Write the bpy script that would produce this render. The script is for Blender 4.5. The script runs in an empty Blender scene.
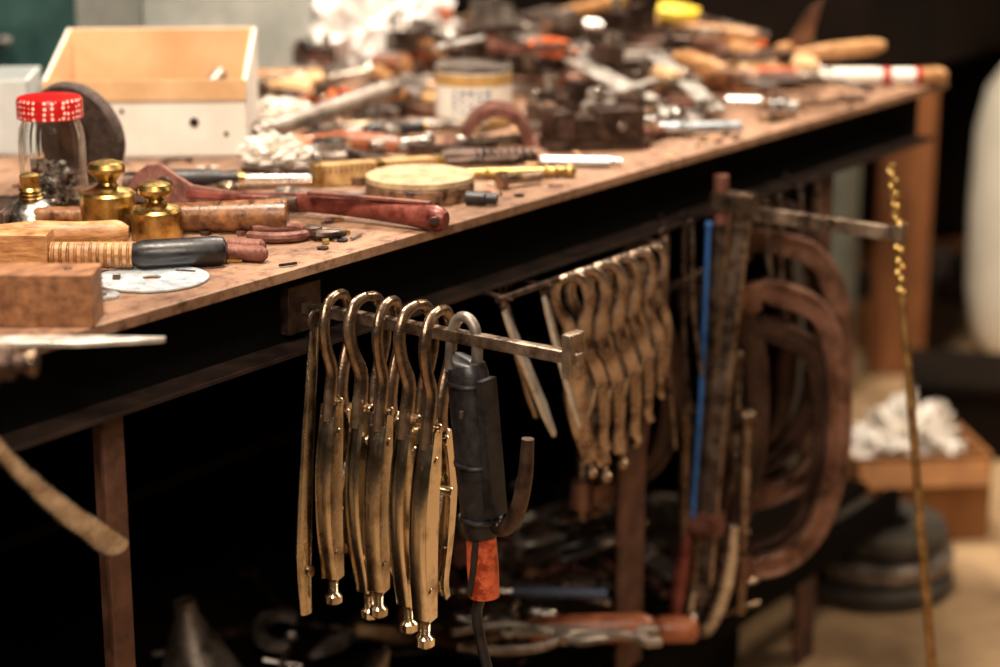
import bpy, bmesh, math, random
from mathutils import Vector, Matrix, noise
random.seed(7)
R3=random.Random(23)
ZT=.88
# ------------------------------------------------------------------ materials
def lin(c):
    c=[x/255 for x in c]
    return tuple((x/12.92 if x<=.04045 else ((x+.055)/1.055)**2.4) for x in c)+(1,)
MC={}
def M(name,c1,c2=None,metal=0.0,rough=.5,scale=30,bump=.15,lo=.35,hi=.65,rv=.15,stretch=None,trans=0,coat=0,spec=.5):
    if name in MC: return MC[name]
    m=bpy.data.materials.new(name); m.use_nodes=True; nt=m.node_tree; N=nt.nodes; L=nt.links
    b=N["Principled BSDF"]; b.inputs["Metallic"].default_value=metal; b.inputs["Roughness"].default_value=rough
    b.inputs["Specular IOR Level"].default_value=spec
    c2=c2 or c1
    tc=N.new("ShaderNodeTexCoord"); mp=N.new("ShaderNodeMapping"); L.new(tc.outputs["Object"],mp.inputs[0])
    if stretch: mp.inputs["Scale"].default_value=stretch
    ns=N.new("ShaderNodeTexNoise"); ns.inputs["Scale"].default_value=scale; ns.inputs["Detail"].default_value=8; ns.inputs["Roughness"].default_value=.65
    L.new(mp.outputs[0],ns.inputs["Vector"])
    cr=N.new("ShaderNodeValToRGB"); cr.color_ramp.elements[0].position=lo; cr.color_ramp.elements[1].position=hi
    cr.color_ramp.elements[0].color=lin(c1); cr.color_ramp.elements[1].color=lin(c2)
    L.new(ns.outputs["Fac"],cr.inputs[0]); L.new(cr.outputs[0],b.inputs["Base Color"])
    mr=N.new("ShaderNodeMapRange"); mr.inputs[1].default_value=.3; mr.inputs[2].default_value=.7
    mr.inputs[3].default_value=max(0.03,rough-rv); mr.inputs[4].default_value=min(1,rough+rv)
    L.new(ns.outputs["Fac"],mr.inputs[0]); L.new(mr.outputs[0],b.inputs["Roughness"])
    if bump:
        n2=N.new("ShaderNodeTexNoise"); n2.inputs["Scale"].default_value=scale*5; n2.inputs["Detail"].default_value=4
        L.new(mp.outputs[0],n2.inputs["Vector"])
        bp=N.new("ShaderNodeBump"); bp.inputs["Strength"].default_value=bump; bp.inputs["Distance"].default_value=.002
        L.new(n2.outputs["Fac"],bp.inputs["Height"]); L.new(bp.outputs[0],b.inputs["Normal"])
    MC[name]=m; return m
benchtop=M("bench_board",(100,70,50),(178,138,110),0,.55,6,.35,.28,.66,.15,(.5,2.2,1))
def grime(m):
    nt=m.node_tree;N=nt.nodes;L=nt.links;b=N["Principled BSDF"]
    src=b.inputs["Base Color"].links[0].from_socket
    tc=N.new("ShaderNodeTexCoord");n=N.new("ShaderNodeTexNoise");n.inputs["Scale"].default_value=60;n.inputs["Detail"].default_value=10;n.inputs["Roughness"].default_value=.8
    L.new(tc.outputs["Object"],n.inputs["Vector"]);r=N.new("ShaderNodeValToRGB");r.color_ramp.elements[0].position=.38;r.color_ramp.elements[1].position=.52
    r.color_ramp.elements[0].color=lin((110,80,62));r.color_ramp.elements[1].color=(1,1,1,1)
    L.new(n.outputs["Fac"],r.inputs[0]);mx=N.new("ShaderNodeMix");mx.data_type='RGBA';mx.blend_type='MULTIPLY';mx.inputs[0].default_value=.75
    L.new(src,mx.inputs[6]);L.new(r.outputs[0],mx.inputs[7]);L.new(mx.outputs[2],b.inputs["Base Color"])
grime(benchtop)
shadeblack=M("shade_black_iron",(6,4,3),(11,8,6),.0,.9,12,.3,spec=.08)  # apron and frame iron, shade under the bench put into the near-black colour
railiron=M("rail_iron",(26,16,12),(50,33,25),.1,.7,25,.4,spec=.3)
rustiron=M("rusty_leg_iron",(48,29,21),(110,72,54),.2,.65,25,.4)
darkiron=M("dark_iron",(36,27,23),(98,76,64),.7,.42,40,.3)
bronze=M("worn_bronze_steel",(62,46,36),(176,150,126),.9,.28,34,.2,.3,.68,.08)
gold=M("champagne_plated_steel",(128,108,84),(240,224,198),1,.20,22,.07,.3,.5,.08)
gold2=M("dull_plated_steel",(104,86,66),(222,204,176),1,.25,22,.09,.3,.56,.08)
brass=M("brass",(140,108,54),(206,176,112),1,.38,60,.12)
steel=M("steel",(150,140,132),(220,214,208),1,.28,50,.15)
steelb=M("bright_scraped_steel",(186,176,164),(236,230,222),.6,.35,40,.15)
brsteel=M("brown_worn_steel",(80,60,48),(200,176,154),.85,.30,30,.18)
paleblue=M("zinc_steel",(165,175,185),(225,228,230),.9,.35,50,.1)
greyst=M("grey_steel",(88,78,72),(166,154,144),.7,.42,30,.2)
rust=M("rust_red_iron",(84,46,38),(140,92,78),.45,.5,45,.35)
redpaint=M("dark_red_paint",(82,30,26),(148,78,66),.3,.36,50,.2)
clampred=M("c_clamp_brown",(60,38,30),(156,114,94),.55,.36,18,.15)
clampdk=M("c_clamp_dark",(34,23,18),(96,68,56),.5,.42,18,.15)
wood=M("wood_tan",(136,88,50),(202,152,100),0,.45,40,.15,stretch=(1,1,5))
woodl=M("wood_light",(186,140,92),(228,192,146),0,.5,25,.12)
woodd=M("wood_brown",(74,42,22),(158,106,64),0,.34,70,.2,.38,.66)
woodo=M("wood_orange",(84,45,18),(136,82,40),0,.6,6,.15,stretch=(3,3,.5))
woodr=M("wood_reddish",(110,54,32),(176,104,68),0,.34,25,.1)
blockw=M("wood_block_mat",(100,60,34),(164,114,74),0,.6,24,.2,stretch=(1,4,4))
blackh=M("black_rubber",(14,12,13),(38,34,35),0,.40,50,.1)
white=M("white_paper",(232,222,210),(250,244,236),0,.8,10,.1)
cloth=M("white_cloth",(220,212,206),(252,248,246),0,.9,12,.4)
cream=M("cream_card",(216,208,196),(236,230,220),0,.75,8,.1)
card=M("cardboard",(200,156,110),(228,190,146),0,.85,8,.1)
cardd=M("cardboard_brown",(132,84,42),(172,116,66),0,.85,8,.1)
orange=M("orange_plastic",(204,84,36),(230,124,66),0,.4,30,.1)
orangef=M("fluor_orange_tape",(140,46,20),(214,98,58),0,.5,70,.2,.4,.55)
yellow=M("yellow_plastic",(228,190,50),(244,214,96),0,.4,30,.05)
blue=M("blue_paint",(24,74,136),(56,112,180),0,.45,30,.1)
navy=M("navy_plastic",(34,44,66),(60,72,96),0,.45,30,.1)
redp=M("red_plastic",(150,26,22),(190,50,38),0,.35,30,.05)
teal=M("teal_paint",(26,52,50),(44,74,70),0,.5,10,.1)
greybin=M("grey_bin",(136,142,138),(172,174,168),0,.6,8,.1)
postg=M("grey_green_post",(70,72,64),(98,96,84),0,.6,8,.1)
rubber=M("dark_tyre",(38,33,29),(82,74,64),0,.7,20,.3)
wtank=M("white_enamel",(208,200,180),(232,224,206),0,.35,4,.05)
concrete=M("concrete_floor_mat",(116,90,62),(184,152,114),0,.75,3,.3)
wallm=M("wall_mat",(26,18,13),(46,32,23),0,.95,3,.2,spec=.1)
tape=M("tape_top",(150,124,90),(200,176,138),0,.6,60,.1)
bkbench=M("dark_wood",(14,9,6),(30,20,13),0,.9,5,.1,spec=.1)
def glassmat():
    m=bpy.data.materials.new("jar_glass");m.use_nodes=True;b=m.node_tree.nodes["Principled BSDF"]
    b.inputs["Base Color"].default_value=(.97,.99,.98,1);b.inputs["Transmission Weight"].default_value=1
    b.inputs["Roughness"].default_value=.06;b.inputs["IOR"].default_value=1.25
    return m
glass=glassmat()
def checkmat():
    m=bpy.data.materials.new("gingham_lid");m.use_nodes=True;N=m.node_tree.nodes;L=m.node_tree.links;b=N["Principled BSDF"]
    tc=N.new("ShaderNodeTexCoord");ck=N.new("ShaderNodeTexVoronoi");ck.inputs["Scale"].default_value=170;ck.inputs["Randomness"].default_value=.25
    r=N.new("ShaderNodeValToRGB");r.color_ramp.elements[0].position=.30;r.color_ramp.elements[1].position=.36
    r.color_ramp.elements[0].color=lin((236,196,186));r.color_ramp.elements[1].color=lin((176,20,20))
    L.new(tc.outputs["Object"],ck.inputs["Vector"]);L.new(ck.outputs["Distance"],r.inputs[0]);L.new(r.outputs[0],b.inputs["Base Color"]);b.inputs["Roughness"].default_value=.3
    return m
gingham=checkmat()
# ------------------------------------------------------------------ builder
def spline(pts,k=6):
    P=[Vector(p) for p in pts]; out=[]
    for i in range(len(P)-1):
        p0=P[i-1] if i else P[0]*2-P[1]; p1=P[i];p2=P[i+1];p3=P[i+2] if i+2<len(P) else P[-1]*2-P[-2]
        for j in range(k):
            t=j/k
            out.append(.5*((2*p1)+(p2-p0)*t+(2*p0-5*p1+4*p2-p3)*t*t+(3*p1-p0-3*p2+p3)*t**3))
    out.append(P[-1]); return out
def lerpl(vals,n):
    if not isinstance(vals,(list,)): return [vals]*n
    out=[]
    for i in range(n):
        f=i/(n-1)*(len(vals)-1);a=int(min(f,len(vals)-2));t=f-a
        x,y=vals[a],vals[a+1]
        if isinstance(x,tuple): out.append((x[0]*(1-t)+y[0]*t,x[1]*(1-t)+y[1]*t))
        else: out.append(x*(1-t)+y*t)
    return out
class B:
    def __init__(s): s.bm=bmesh.new(); s.mats=[]; s.M=Matrix()
    def mi(s,m):
        if m not in s.mats: s.mats.append(m)
        return s.mats.index(m)
    def v(s,co): return s.bm.verts.new(s.M@Vector(co))
    def f(s,vs,mi):
        try: fc=s.bm.faces.new(vs); fc.material_index=mi; fc.smooth=True
        except ValueError: pass
    def tube(s,pts,r,mat,n=14,ref=None,box=False,sp=0,cap=True,closed=False):
        pts=spline(pts,sp) if sp else [Vector(p) for p in pts]
        N=len(pts); rr=lerpl(r,N); mi=s.mi(mat)
        if ref is None:
            d=(pts[-1]-pts[0]); 
            if d.length<1e-6: d=pts[1]-pts[0]
            d=[abs(x) for x in d]; ref=[0,0,0]; ref[d.index(min(d))]=1
            if d[2]<=max(d[0],d[1])*.8: ref=[0,0,1]
        ref=Vector(ref); rings=[]
        for i in range(N):
            if closed: t=pts[(i+1)%N]-pts[i-1]
            else: t=pts[min(i+1,N-1)]-pts[max(i-1,0)]
            t.normalize(); b=ref-t*ref.dot(t)
            if b.length<1e-4: b=t.orthogonal()
            b.normalize(); a=t.cross(b)
            ra,rb=rr[i] if isinstance(rr[i],tuple) else (rr[i],rr[i])
            ring=[]
            if box:
                for (x,y) in ((-1,-1),(1,-1),(1,1),(-1,1)): ring.append(s.v(pts[i]+a*ra*x+b*rb*y))
            else:
                for k in range(n):
                    q=2*math.pi*k/n; ring.append(s.v(pts[i]+a*ra*math.cos(q)+b*rb*math.sin(q)))
            rings.append(ring)
        m=len(rings[0])
        for i in range(N if closed else N-1):
            A=rings[i];C=rings[(i+1)%N]
            for k in range(m): s.f([A[k],A[(k+1)%m],C[(k+1)%m],C[k]],mi)
        if cap and not closed: s.f(rings[0][::-1],mi); s.f(rings[-1],mi)
    def lathe(s,prof,mat,o=(0,0,0),ax=(0,0,1),n=36,rib=0,ribn=24,cap=True):
        mi=s.mi(mat); ax=Vector(ax).normalized(); u=ax.orthogonal().normalized(); w=ax.cross(u); o=Vector(o); rings=[]
        for (r,z) in prof:
            ring=[]
            for k in range(n):
                q=2*math.pi*k/n; rad=r*(1+rib*math.cos(ribn*q))
                ring.append(s.v(o+ax*z+u*rad*math.cos(q)+w*rad*math.sin(q)))
            rings.append(ring)
        for i in range(len(rings)-1):
            for k in range(n): s.f([rings[i][k],rings[i][(k+1)%n],rings[i+1][(k+1)%n],rings[i+1][k]],mi)
        if cap: s.f(rings[0][::-1],mi); s.f(rings[-1],mi)
    def box(s,c,d,mat,rz=0,rot=None):
        mi=s.mi(mat); X=Matrix.Rotation(rz,4,'Z') if rot is None else rot
        vs=[s.v(Vector(c)+X@Vector((x*d[0]/2,y*d[1]/2,z*d[2]/2))) for x in(-1,1) for y in(-1,1) for z in(-1,1)]
        for q in ((0,1,3,2),(4,6,7,5),(0,4,5,1),(2,3,7,6),(0,2,6,4),(1,5,7,3)): s.f([vs[i] for i in q],mi)
    def plate(s,out,th,mat,T=Matrix()):
        mi=s.mi(mat); a=[s.v(T@Vector((x,y,-th/2))) for x,y in out]; b=[s.v(T@Vector((x,y,th/2))) for x,y in out]
        n=len(out); s.f(a[::-1],mi); s.f(b,mi)
        for k in range(n): s.f([a[k],a[(k+1)%n],b[(k+1)%n],b[k]],mi)
    def ring(s,c,R,r,mat,ax=(0,0,1),n=28,box=False):
        ax=Vector(ax).normalized(); u=ax.orthogonal().normalized(); w=ax.cross(u); c=Vector(c)
        s.tube([c+u*R*math.cos(2*math.pi*k/n)+w*R*math.sin(2*math.pi*k/n) for k in range(n)],r,mat,n=10,ref=ax,closed=True,box=box)
    def sph(s,c,r,mat,n=16):
        rx=r if isinstance(r,tuple) else (r,r,r); c=Vector(c); mi=s.mi(mat); rings=[]
        for i in range(1,n//2):
            ph=math.pi*i/(n//2)
            rings.append([s.v(c+Vector((rx[0]*math.sin(ph)*math.cos(2*math.pi*k/n),rx[1]*math.sin(ph)*math.sin(2*math.pi*k/n),-rx[2]*math.cos(ph)))) for k in range(n)])
        b=s.v(c-Vector((0,0,rx[2])));t=s.v(c+Vector((0,0,rx[2])))
        for i in range(len(rings)-1):
            for k in range(n): s.f([rings[i][k],rings[i][(k+1)%n],rings[i+1][(k+1)%n],rings[i+1][k]],mi)
        for k in range(n): s.f([b,rings[0][(k+1)%n],rings[0][k]],mi); s.f([t,rings[-1][k],rings[-1][(k+1)%n]],mi)
    def done(s,name,bevel=0,ang=35,origin=None):
        bmesh.ops.recalc_face_normals(s.bm,faces=s.bm.faces[:])
        me=bpy.data.meshes.new(name); s.bm.to_mesh(me); s.bm.free()
        for m in s.mats: me.materials.append(m)
        co=[v.co for v in me.vertices]
        lo=Vector([min(c[i] for c in co) for i in range(3)]);hi=Vector([max(c[i] for c in co) for i in range(3)])
        ctr=(lo+hi)/2 if origin is None else Vector(origin); me.transform(Matrix.Translation(-ctr))
        me.set_sharp_from_angle(angle=math.radians(ang))
        ob=bpy.data.objects.new(name,me); bpy.context.collection.objects.link(ob); ob.location=ctr
        if bevel:
            bv=ob.modifiers.new("bevel",'BEVEL'); bv.width=bevel; bv.segments=2; bv.limit_method='ANGLE'; bv.angle_limit=math.radians(40)
        return ob
RV=Vector((.576,-.817,0)); AV=Vector((.817,.576,0)); RA=math.atan2(-.817,.576)
def XF(x,y,z,rz=0,rx=0,ry=0,s=1):
    return Matrix.Translation((x,y,z))@Matrix.Rotation(rz,4,'Z')@Matrix.Rotation(ry,4,'Y')@Matrix.Rotation(rx,4,'X')@Matrix.Scale(s,4)
def V3(x,y,z): return Vector((x,y,z))
# ------------------------------------------------------------------ room
b=B(); b.box((3.2,.2,-.05),(8,7,.1),concrete); b.done("floor")
b=B(); b.box((3.2,2.6,1.4),(8,.1,2.8),wallm); b.done("wall_back")
b=B(); b.box((7.0,.2,1.4),(.1,4.9,2.8),wallm); b.done("wall_right")
# ------------------------------------------------------------------ workbench
b=B()
X0,X1=.55,3.03; D=1.08
b.box(((X0+X1)/2,D/2,ZT-.0055),(X1-X0,D,.011),benchtop)
b.box(((X0+X1)/2,.055,.829),(X1-X0-.02,.02,.08),shadeblack)
b.box(((X0+X1)/2,.030,.789),(X1-X0-.04,.04,.005),railiron)
b.box(((X0+X1)/2,D-.03,.82),(X1-X0-.02,.03,.08),shadeblack)
for x in (.6,1.6,2.3,3.0): b.box((x,D/2+.02,.83),(.04,D-.08,.06),shadeblack)
for x in (.6,1.215,2.13,2.66):
    for y in (.05,D-.06):
        w=.026 if x<2 else .062
        b.box((x,y-.016,.395),(w,.006,.79),rustiron); b.box((x+w/2-.003,y,.395),(.006,.035,.79),rustiron)
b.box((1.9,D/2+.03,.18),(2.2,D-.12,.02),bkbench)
b.box((1.9,.04,.165),(2.2,.02,.05),shadeblack)
b.box((1.7,D-.03,.44),(2.3,.01,.7),bkbench)  # added dark back panel, closes off the space under the bench
b.box((2.86,.62,.43),(.012,.88,.84),bkbench)  # added dark end panel, hides the lit floor so the space reads black
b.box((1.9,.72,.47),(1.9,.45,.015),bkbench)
b.done("workbench",.001)
b=B(); b.box((2.40,.24,.066),(.38,.26,.130),bkbench); b.box((2.40,.24,.134),(.39,.27,.008),darkiron); b.tube([(2.30,.24,.138),(2.31,.24,.148),(2.49,.24,.148),(2.50,.24,.138)],.004,greyst); b.done("dark_toolbox",.002)
# ------------------------------------------------------------------ near left items
b=B(); b.M=XF(1.137,.080,ZT+.0235,RA)
b.box((0,0,0),(.17,.045,.047),blockw); b.lathe([(.004,0),(.004,.002)],darkiron,(.06,0,.0225)); b.done("wood_block",.0015)
b=B(); b.M=XF(1.075,.03,ZT+.003,RA)
b.plate([(-.12,-.011),(.08,-.011),(.148,.004),(.15,.009),(.08,.012),(-.12,.012)],.005,steelb); b.done("scraper_blade",.0008)
# bench vise
b=B(); b.M=XF(.945,-.052,.908,RA)
b.box((-.12,0,-.01),(.12,.10,.09),darkiron); b.box((-.12,.0,-.08),(.10,.06,.08),darkiron); b.box((-.055,0,.02),(.02,.12,.06),greyst)
b.tube([(-.05,0,0),(.085,0,0)],.008,darkiron,16); b.lathe([(.012,0),(.015,.003),(.015,.022),(.012,.025)],darkiron,(.045,0,0),(1,0,0),6)
b.lathe([(.009,0),(.011,.002),(.011,.007),(.009,.009)],bronze,(.078,0,0),(1,0,0),24)
b.tube([(.055,0,.0),(.045,-.0,-.03),(.04,-.0,-.05)],.006,darkiron,sp=4)
b.M=Matrix()
b.tube([(.985,-.045,.875),(1.025,-.035,.815),(1.075,-.04,.755),(1.12,-.043,.712),(1.140,-.043,.694),(1.147,-.043,.688)],[(.004,.003),(.008,.003),(.0115,.0035),(.0145,.0035),(.014,.003),(.007,.002)],steel,ref=(.817,.576,0),sp=5)
b.done("bench_vise",.001)
# wire brush
b=B()
b.tube([(1.225,.285,ZT+.021),(1.292,.186,ZT+.021)],[(.016,.0185),(.016,.0185)],wood,box=True)
b.tube([(1.292,.186,ZT+.016),(1.339,.122,ZT+.016)],(.012,.013),wood)
for i in range(11):
    t=i/10; c=V3(1.294,.183,ZT+.016)*(1-t)+V3(1.337,.125,ZT+.016)*t
    b.lathe([(.0128,-.0018),(.0140,0),(.0128,.0018)],M("bristle",(96,58,30),(176,126,76),.1,.5,60,.2),c,RV,16)
b.tube([(1.338,.124,ZT+.016),(1.345,.115,ZT+.016),(1.40,.074,ZT+.015),(1.408,.068,ZT+.015),(1.411,.065,ZT+.015)],[.010,.0145,.0145,.0135,.006],blackh,18)
b.done("wire_brush",.001)
b=B(); b.M=XF(1.322,.081,ZT+.0012)
b.lathe([(.009,.0),(.054,0),(.054,.0016),(.009,.0016),(.009,0)],M("disc_steel",(176,186,194),(222,226,230),.45,.35,60,.05),n=48,cap=False); b.done("cutting_disc")
b=B(); b.lathe([(.006,0),(.017,0),(.017,.002),(.006,.002),(.006,0)],paleblue,(1.247,.072,ZT+.0005),n=28,cap=False); b.done("washer")
for a,c,r in (((1.395,.15),(1.44,.04),.0085),((1.425,.15),(1.462,.062),.0085)):
    b=B(); p=V3(a[0],a[1],ZT+r); q=V3(c[0],c[1],ZT+r); b.tube([p,p.lerp(q,.6),p.lerp(q,.62),q.lerp(p,.04),q],[r*.6,r*.7,r,r,r*.5],rust,14); b.done("centre_punch")
def weight(x,y,r,hb,ht):
    b=B(); k=hb
    b.lathe([(r*.97,0),(r,.0015),(r,k-.003),(r*.9,k),(r*.86,k),(r*.55,k+.003),(r*.36,k+.007),(r*.32,k+.010),(r*.5,ht-.016),(r*.66,ht-.012),(r*.68,ht-.008),(r*.6,ht-.003),(r*.3,ht)],brass,(x,y,ZT),n=48)
    b.done("brass_weight",ang=28)
weight(1.451,.271,.029,.044,.077); weight(1.459,.209,.0265,.032,.060)
b=B(); c=(1.415,.350,ZT); b.lathe([(.029,0),(.032,.004),(.032,.010),(.028,.020),(.020,.028),(.012,.032)],steel,c,n=40)
b.lathe([(.010,.03),(.013,.034),(.010,.036),(.0125,.038),(.010,.040),(.0125,.042),(.010,.045),(.0105,.058),(.006,.06)],brass,c,n=30); b.done("oil_can")
# ------------------------------------------------------------------ jar with screws
def screw(b,L=.018,r=.0018,mat=greyst):
    b.tube([(0,0,0),(0,0,L)],[r,r*.5],mat,8); b.lathe([(r*2.3,0),(r*2.3,-.001),(r,-.002)],mat,(0,0,0),n=10)
b=B(); J=Matrix.Translation((1.506,.413,ZT)); b.M=J
Rj=.0365
b.lathe([(.001,0),(Rj*.9,0),(Rj*.98,.004),(Rj,.012),(Rj*.99,.05),(Rj,.075),(Rj*.95,.09),(Rj*.86,.098),(Rj*.84,.112),(Rj*.80,.112),(Rj*.80,.098),(Rj*.88,.088),(Rj*.93,.075),(Rj*.93,.012),(Rj*.88,.005),(.001,.004)],glass,n=96,rib=.014,ribn=24,cap=False)
for i in range(260):
    a=random.random()*6.28; rr=Rj*.76*math.sqrt(random.random()); z=.009+random.random()*.042
    b.M=J@Matrix.Translation((rr*math.cos(a)*.85,rr*math.sin(a)*.85,z))@Matrix.Rotation(random.random()*6.28,4,'Z')@Matrix.Rotation(random.uniform(1.1,2.0),4,'X')
    screw(b,.011,.0016,random.choice([greyst,steel,darkiron,steel]))
b.M=J
b.lathe([(Rj*.93,.102),(Rj*.99,.102),(Rj*.99,.121),(Rj*.95,.1245),(Rj*.88,.1255),(.001,.1255)],gingham,n=60,cap=False)
b.done("screw_jar")
c=V3(1.60,.492,ZT+.064)+RV*.014
b=B(); b.lathe([(.008,-.008),(.061,-.008),(.063,-.004),(.063,.004),(.061,.008),(.008,.008),(.008,-.008)],M("abrasive",(44,35,32),(92,76,68),0,.85,120,.6),c,(.95,.15,.25),n=48,cap=False)
b.lathe([(.02,-.010),(.02,.010)],darkiron,c,(.95,.15,.25)); b.done("grinding_wheel")
b=B(); b.tube([(1.33,.315,ZT+.014),(1.36,.28,ZT+.014),(1.385,.25,ZT+.013),(1.41,.218,ZT+.013),(1.418,.208,ZT+.013)],[.009,.013,.012,.0135,.007],wood,18,sp=4); b.tube([(1.24,.43,ZT+.014),(1.33,.315,ZT+.014)],[(.006,.002),(.008,.003)],darkiron,box=True); b.done("file")
b=B(); b.tube([(1.40,.345,ZT+.016),(1.45,.27,ZT+.016),(1.51,.185,ZT+.017),(1.55,.131,ZT+.018),(1.560,.117,ZT+.018)],[(.011,.011),(.012,.012),(.015,.016),(.0175,.018),(.0165,.0175)],woodd,20,sp=3)
b.M=XF(1.385,.367,ZT+.016,RA); b.box((0,0,0),(.026,.07,.026),darkiron); b.done("claw_hammer",.002)
def vert(x,y,z,rz,lean=0): return Matrix.Translation((x,y,z))@Matrix.Rotation(rz,4,'Z')@Matrix.Rotation(math.pi/2-lean,4,'X')
b=B(); T=vert(1.575,.335,ZT+.001,math.radians(-66),.35)
b.plate([(-.028,.012),(-.018,.034),(-.004,.044),(.012,.046),(.022,.04),(.032,.034),(.05,.024),(.10,.018),(.165,.020),(.185,.020),(.185,.004),(.16,.001),(.10,.003),(.05,.004),(.035,0),(.012,.004),(-.004,.012),(-.012,.02),(-.020,.010)],.018,rust,T)
b.plate([(-.03,.0),(.005,-.0),(.02,.006),(.0,.012),(-.02,.014),(-.034,.010)],.014,darkiron,T@Matrix.Translation((0,.001,.0)))
b.plate([(.045,.008),(.16,.0065),(.16,.0145),(.10,.0145),(.045,.018)],.022,redpaint,T)
b.lathe([(.010,-.011),(.010,.011)],darkiron,T@Vector((.018,.022,0)),(T.to_3x3()@Vector((0,0,1))))
b.done("adjustable_wrench",.0015)
b=B(); b.tube([(1.625,.165,ZT+.016),(1.64,.10,ZT+.016),(1.648,.03,ZT+.015),(1.652,-.01,ZT+.014),(1.653,-.022,ZT+.0135)],[(.008,.010),(.009,.011),(.010,.012),(.012,.0145),(.007,.009)],redpaint,18,sp=3)
b.tube([(1.62,.14,ZT+.030),(1.655,-.0,ZT+.029)],(.004,.002),rust,box=True); b.lathe([(.005,-.016),(.005,.016)],darkiron,(1.651,-.008,ZT+.014),AV)
b.tube([(1.60,.20,ZT+.014),(1.626,.16,ZT+.016)],[.006,.010],darkiron); b.done("clamp_lever_handle",.001)
b=B()
rulem=M("ruler_yellow",(150,108,62),(206,168,112),0,.5,60,.1)
b.M=XF(1.835,.215,ZT,RA+.35)
for i in range(4): b.box((0,-.009+i*.006,.0135),(.16-.006*i,.005,.025),rulem)
for i in range(22): b.box((-.068+i*.0064,-.0118,.020),(.0012,.0006,.007),blackh)
for x in (-.075,0,.075): b.box((x,-.0,.0135),(.010,.0255,.0262),brass)
b.done("folding_ruler",.0004)
b=B(); c=(1.79,.118,ZT)
b.lathe([(.0605,0),(.0625,.002),(.0625,.017),(.0605,.019),(.0605,.020)],M("tin_side",(50,32,24),(140,104,78),.3,.5,60,.3,.42,.58),c,n=56)
b.lathe([(.062,.0195),(.062,.026),(.059,.0275),(.052,.0275),(.05,.0265),(.001,.0265)],tape,c,n=56,cap=False)
b.done("round_tin",ang=30)
# ------------------------------------------------------------------ generic tool shapes
def t_pliers(b,L,hm,m=darkiron):
    for s in(-1,1):
        b.tube([(0,0,.006),(-L*.15,s*.018,.006),(-L*.4,s*.024,.006),(-L*.65,s*.014,.006)],[(.005,.005),(.006,.006),(.0065,.006),(.005,.005)],hm,10,sp=4)
        b.tube([(-L*.05,-s*.004,.006),(L*.08,s*.008,.006),(L*.22,s*.006,.006),(L*.35,s*.0025,.006)],[(.006,.005),(.009,.006),(.006,.005),(.002,.003)],m,10,sp=3)
    b.lathe([(.010,0),(.010,.0125),(.006,.014)],m,(0,0,0),n=16)
def t_hammer(b,L,hm,m=darkiron):
    b.tube([(0,0,.013),(L*.5,0,.013),(L*.85,0,.014),(L,0,.014)],[(.008,.011),(.009,.012),(.012,.014),(.010,.012)],hm,14,sp=3)
    b.tube([(0,-.05,.016),(0,-.03,.016),(0,-.028,.016),(0,.02,.016),(0,.055,.016)],[.014,.014,.010,.012,.003],m,14)
    b.box((0,0,.016),(.024,.026,.026),m)
def t_wrench(b,L,m=steel):
    b.tube([(0,0,.004),(L,0,.004)],[(.008,.003),(.006,.003)],m,8,box=True)
    b.ring((-.011,0,.005),.011,(.004,.0045),m)
    b.plate([(L,-.009),(L+.012,-.017),(L+.03,-.013),(L+.028,-.006),(L+.014,-.005),(L+.014,.005),(L+.028,.006),(L+.03,.013),(L+.012,.017),(L,.009)],.008,m,Matrix.Translation((0,0,.005)))
def t_screwdriver(b,L,hm,m=steel,r=.015):
    H=L*.45
    b.tube([(0,0,r),(H*.1,0,r),(H*.5,0,r),(H*.8,0,r),(H,0,r)],[r*.75,r,r*.95,r*.7,r*.8],hm,16,sp=4)
    b.tube([(H,0,r),(H*1.08,0,r)],r*.5,brass,14); b.tube([(H*1.05,0,r),(L*.93,0,r*.8),(L,0,r*.7)],[(.0035,.0035),(.0035,.0035),(.006,.001)],m,10)
def t_file(b,L,hm):
    b.tube([(0,0,.013),(.03,0,.014),(.08,0,.013),(.105,0,.012)],[.009,.014,.012,.008],hm,14,sp=4)
    b.tube([(.10,0,.010),(.12,0,.008),(L*.8,0,.005),(L,0,.004)],[(.003,.002),(.011,.003),(.011,.003),(.006,.002)],greyst,8,box=True)
def t_bolt(b,L,m=steel,r=.006):
    b.lathe([(r*1.9,0),(r*1.9,r*1.2)],m,(0,0,r*1.7),(1,0,0),n=6); b.tube([(r,0,r*1.7),(L,0,r*1.7)],r,m,12)
    for i in range(int((L*.5)/.002)): b.lathe([(r,-.0008),(r*1.12,0),(r,.0008)],m,(L-i*.002-.001,0,r*1.7),(1,0,0),n=12)
def t_socket(b,L,m=steel,r=.012):
    b.lathe([(r*.6,.003),(r,0),(r,L*.6),(r*.8,L*.66),(r*.8,L),(r*.5,L),(r*.5,L-.005)],m,(0,0,r),(1,0,0),n=20)
def t_gclamp(b,s,m=clampred):
    b.tube([(0,.0,.008),(.0,-.03*s,.008),(.05*s,-.045*s,.008),(.10*s,-.03*s,.008),(.10*s,0,.008)],(.008,.006),m,box=True,ref=(0,0,1),sp=5)
    b.tube([(.07*s,0,.008),(.16*s,0,.008)],.005,steel,10); b.lathe([(.009,0),(.009,.006)],steel,(.065*s,0,.008),(1,0,0)); b.tube([(.155*s,-.025,.008),(.155*s,.025,.008)],.003,steel,8)
def t_block(b,s,m=greyst):
    b.box((0,0,.014*s),(.07*s,.04*s,.028*s),m,.0); b.box((.02*s,0,.033*s),(.02*s,.04*s,.012*s),m); b.lathe([(.008*s,0),(.008*s,.02*s)],steel,(-.02*s,0,.028*s),n=6)
def put(fn,name,M_,bevel=0,**k):
    b=B(); b.M=M_; fn(b,**k); return b.done(name,bevel)
put(lambda b:t_pliers(b,.10,rust),"small_pliers",XF(1.55,.075,ZT,RA))
b=B(); p=V3(1.88,.165,ZT+.0075); q=V3(1.985,.048,ZT+.0075); d=(q-p).normalized()
b.tube([p,q],.0058,brass,16)
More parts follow.
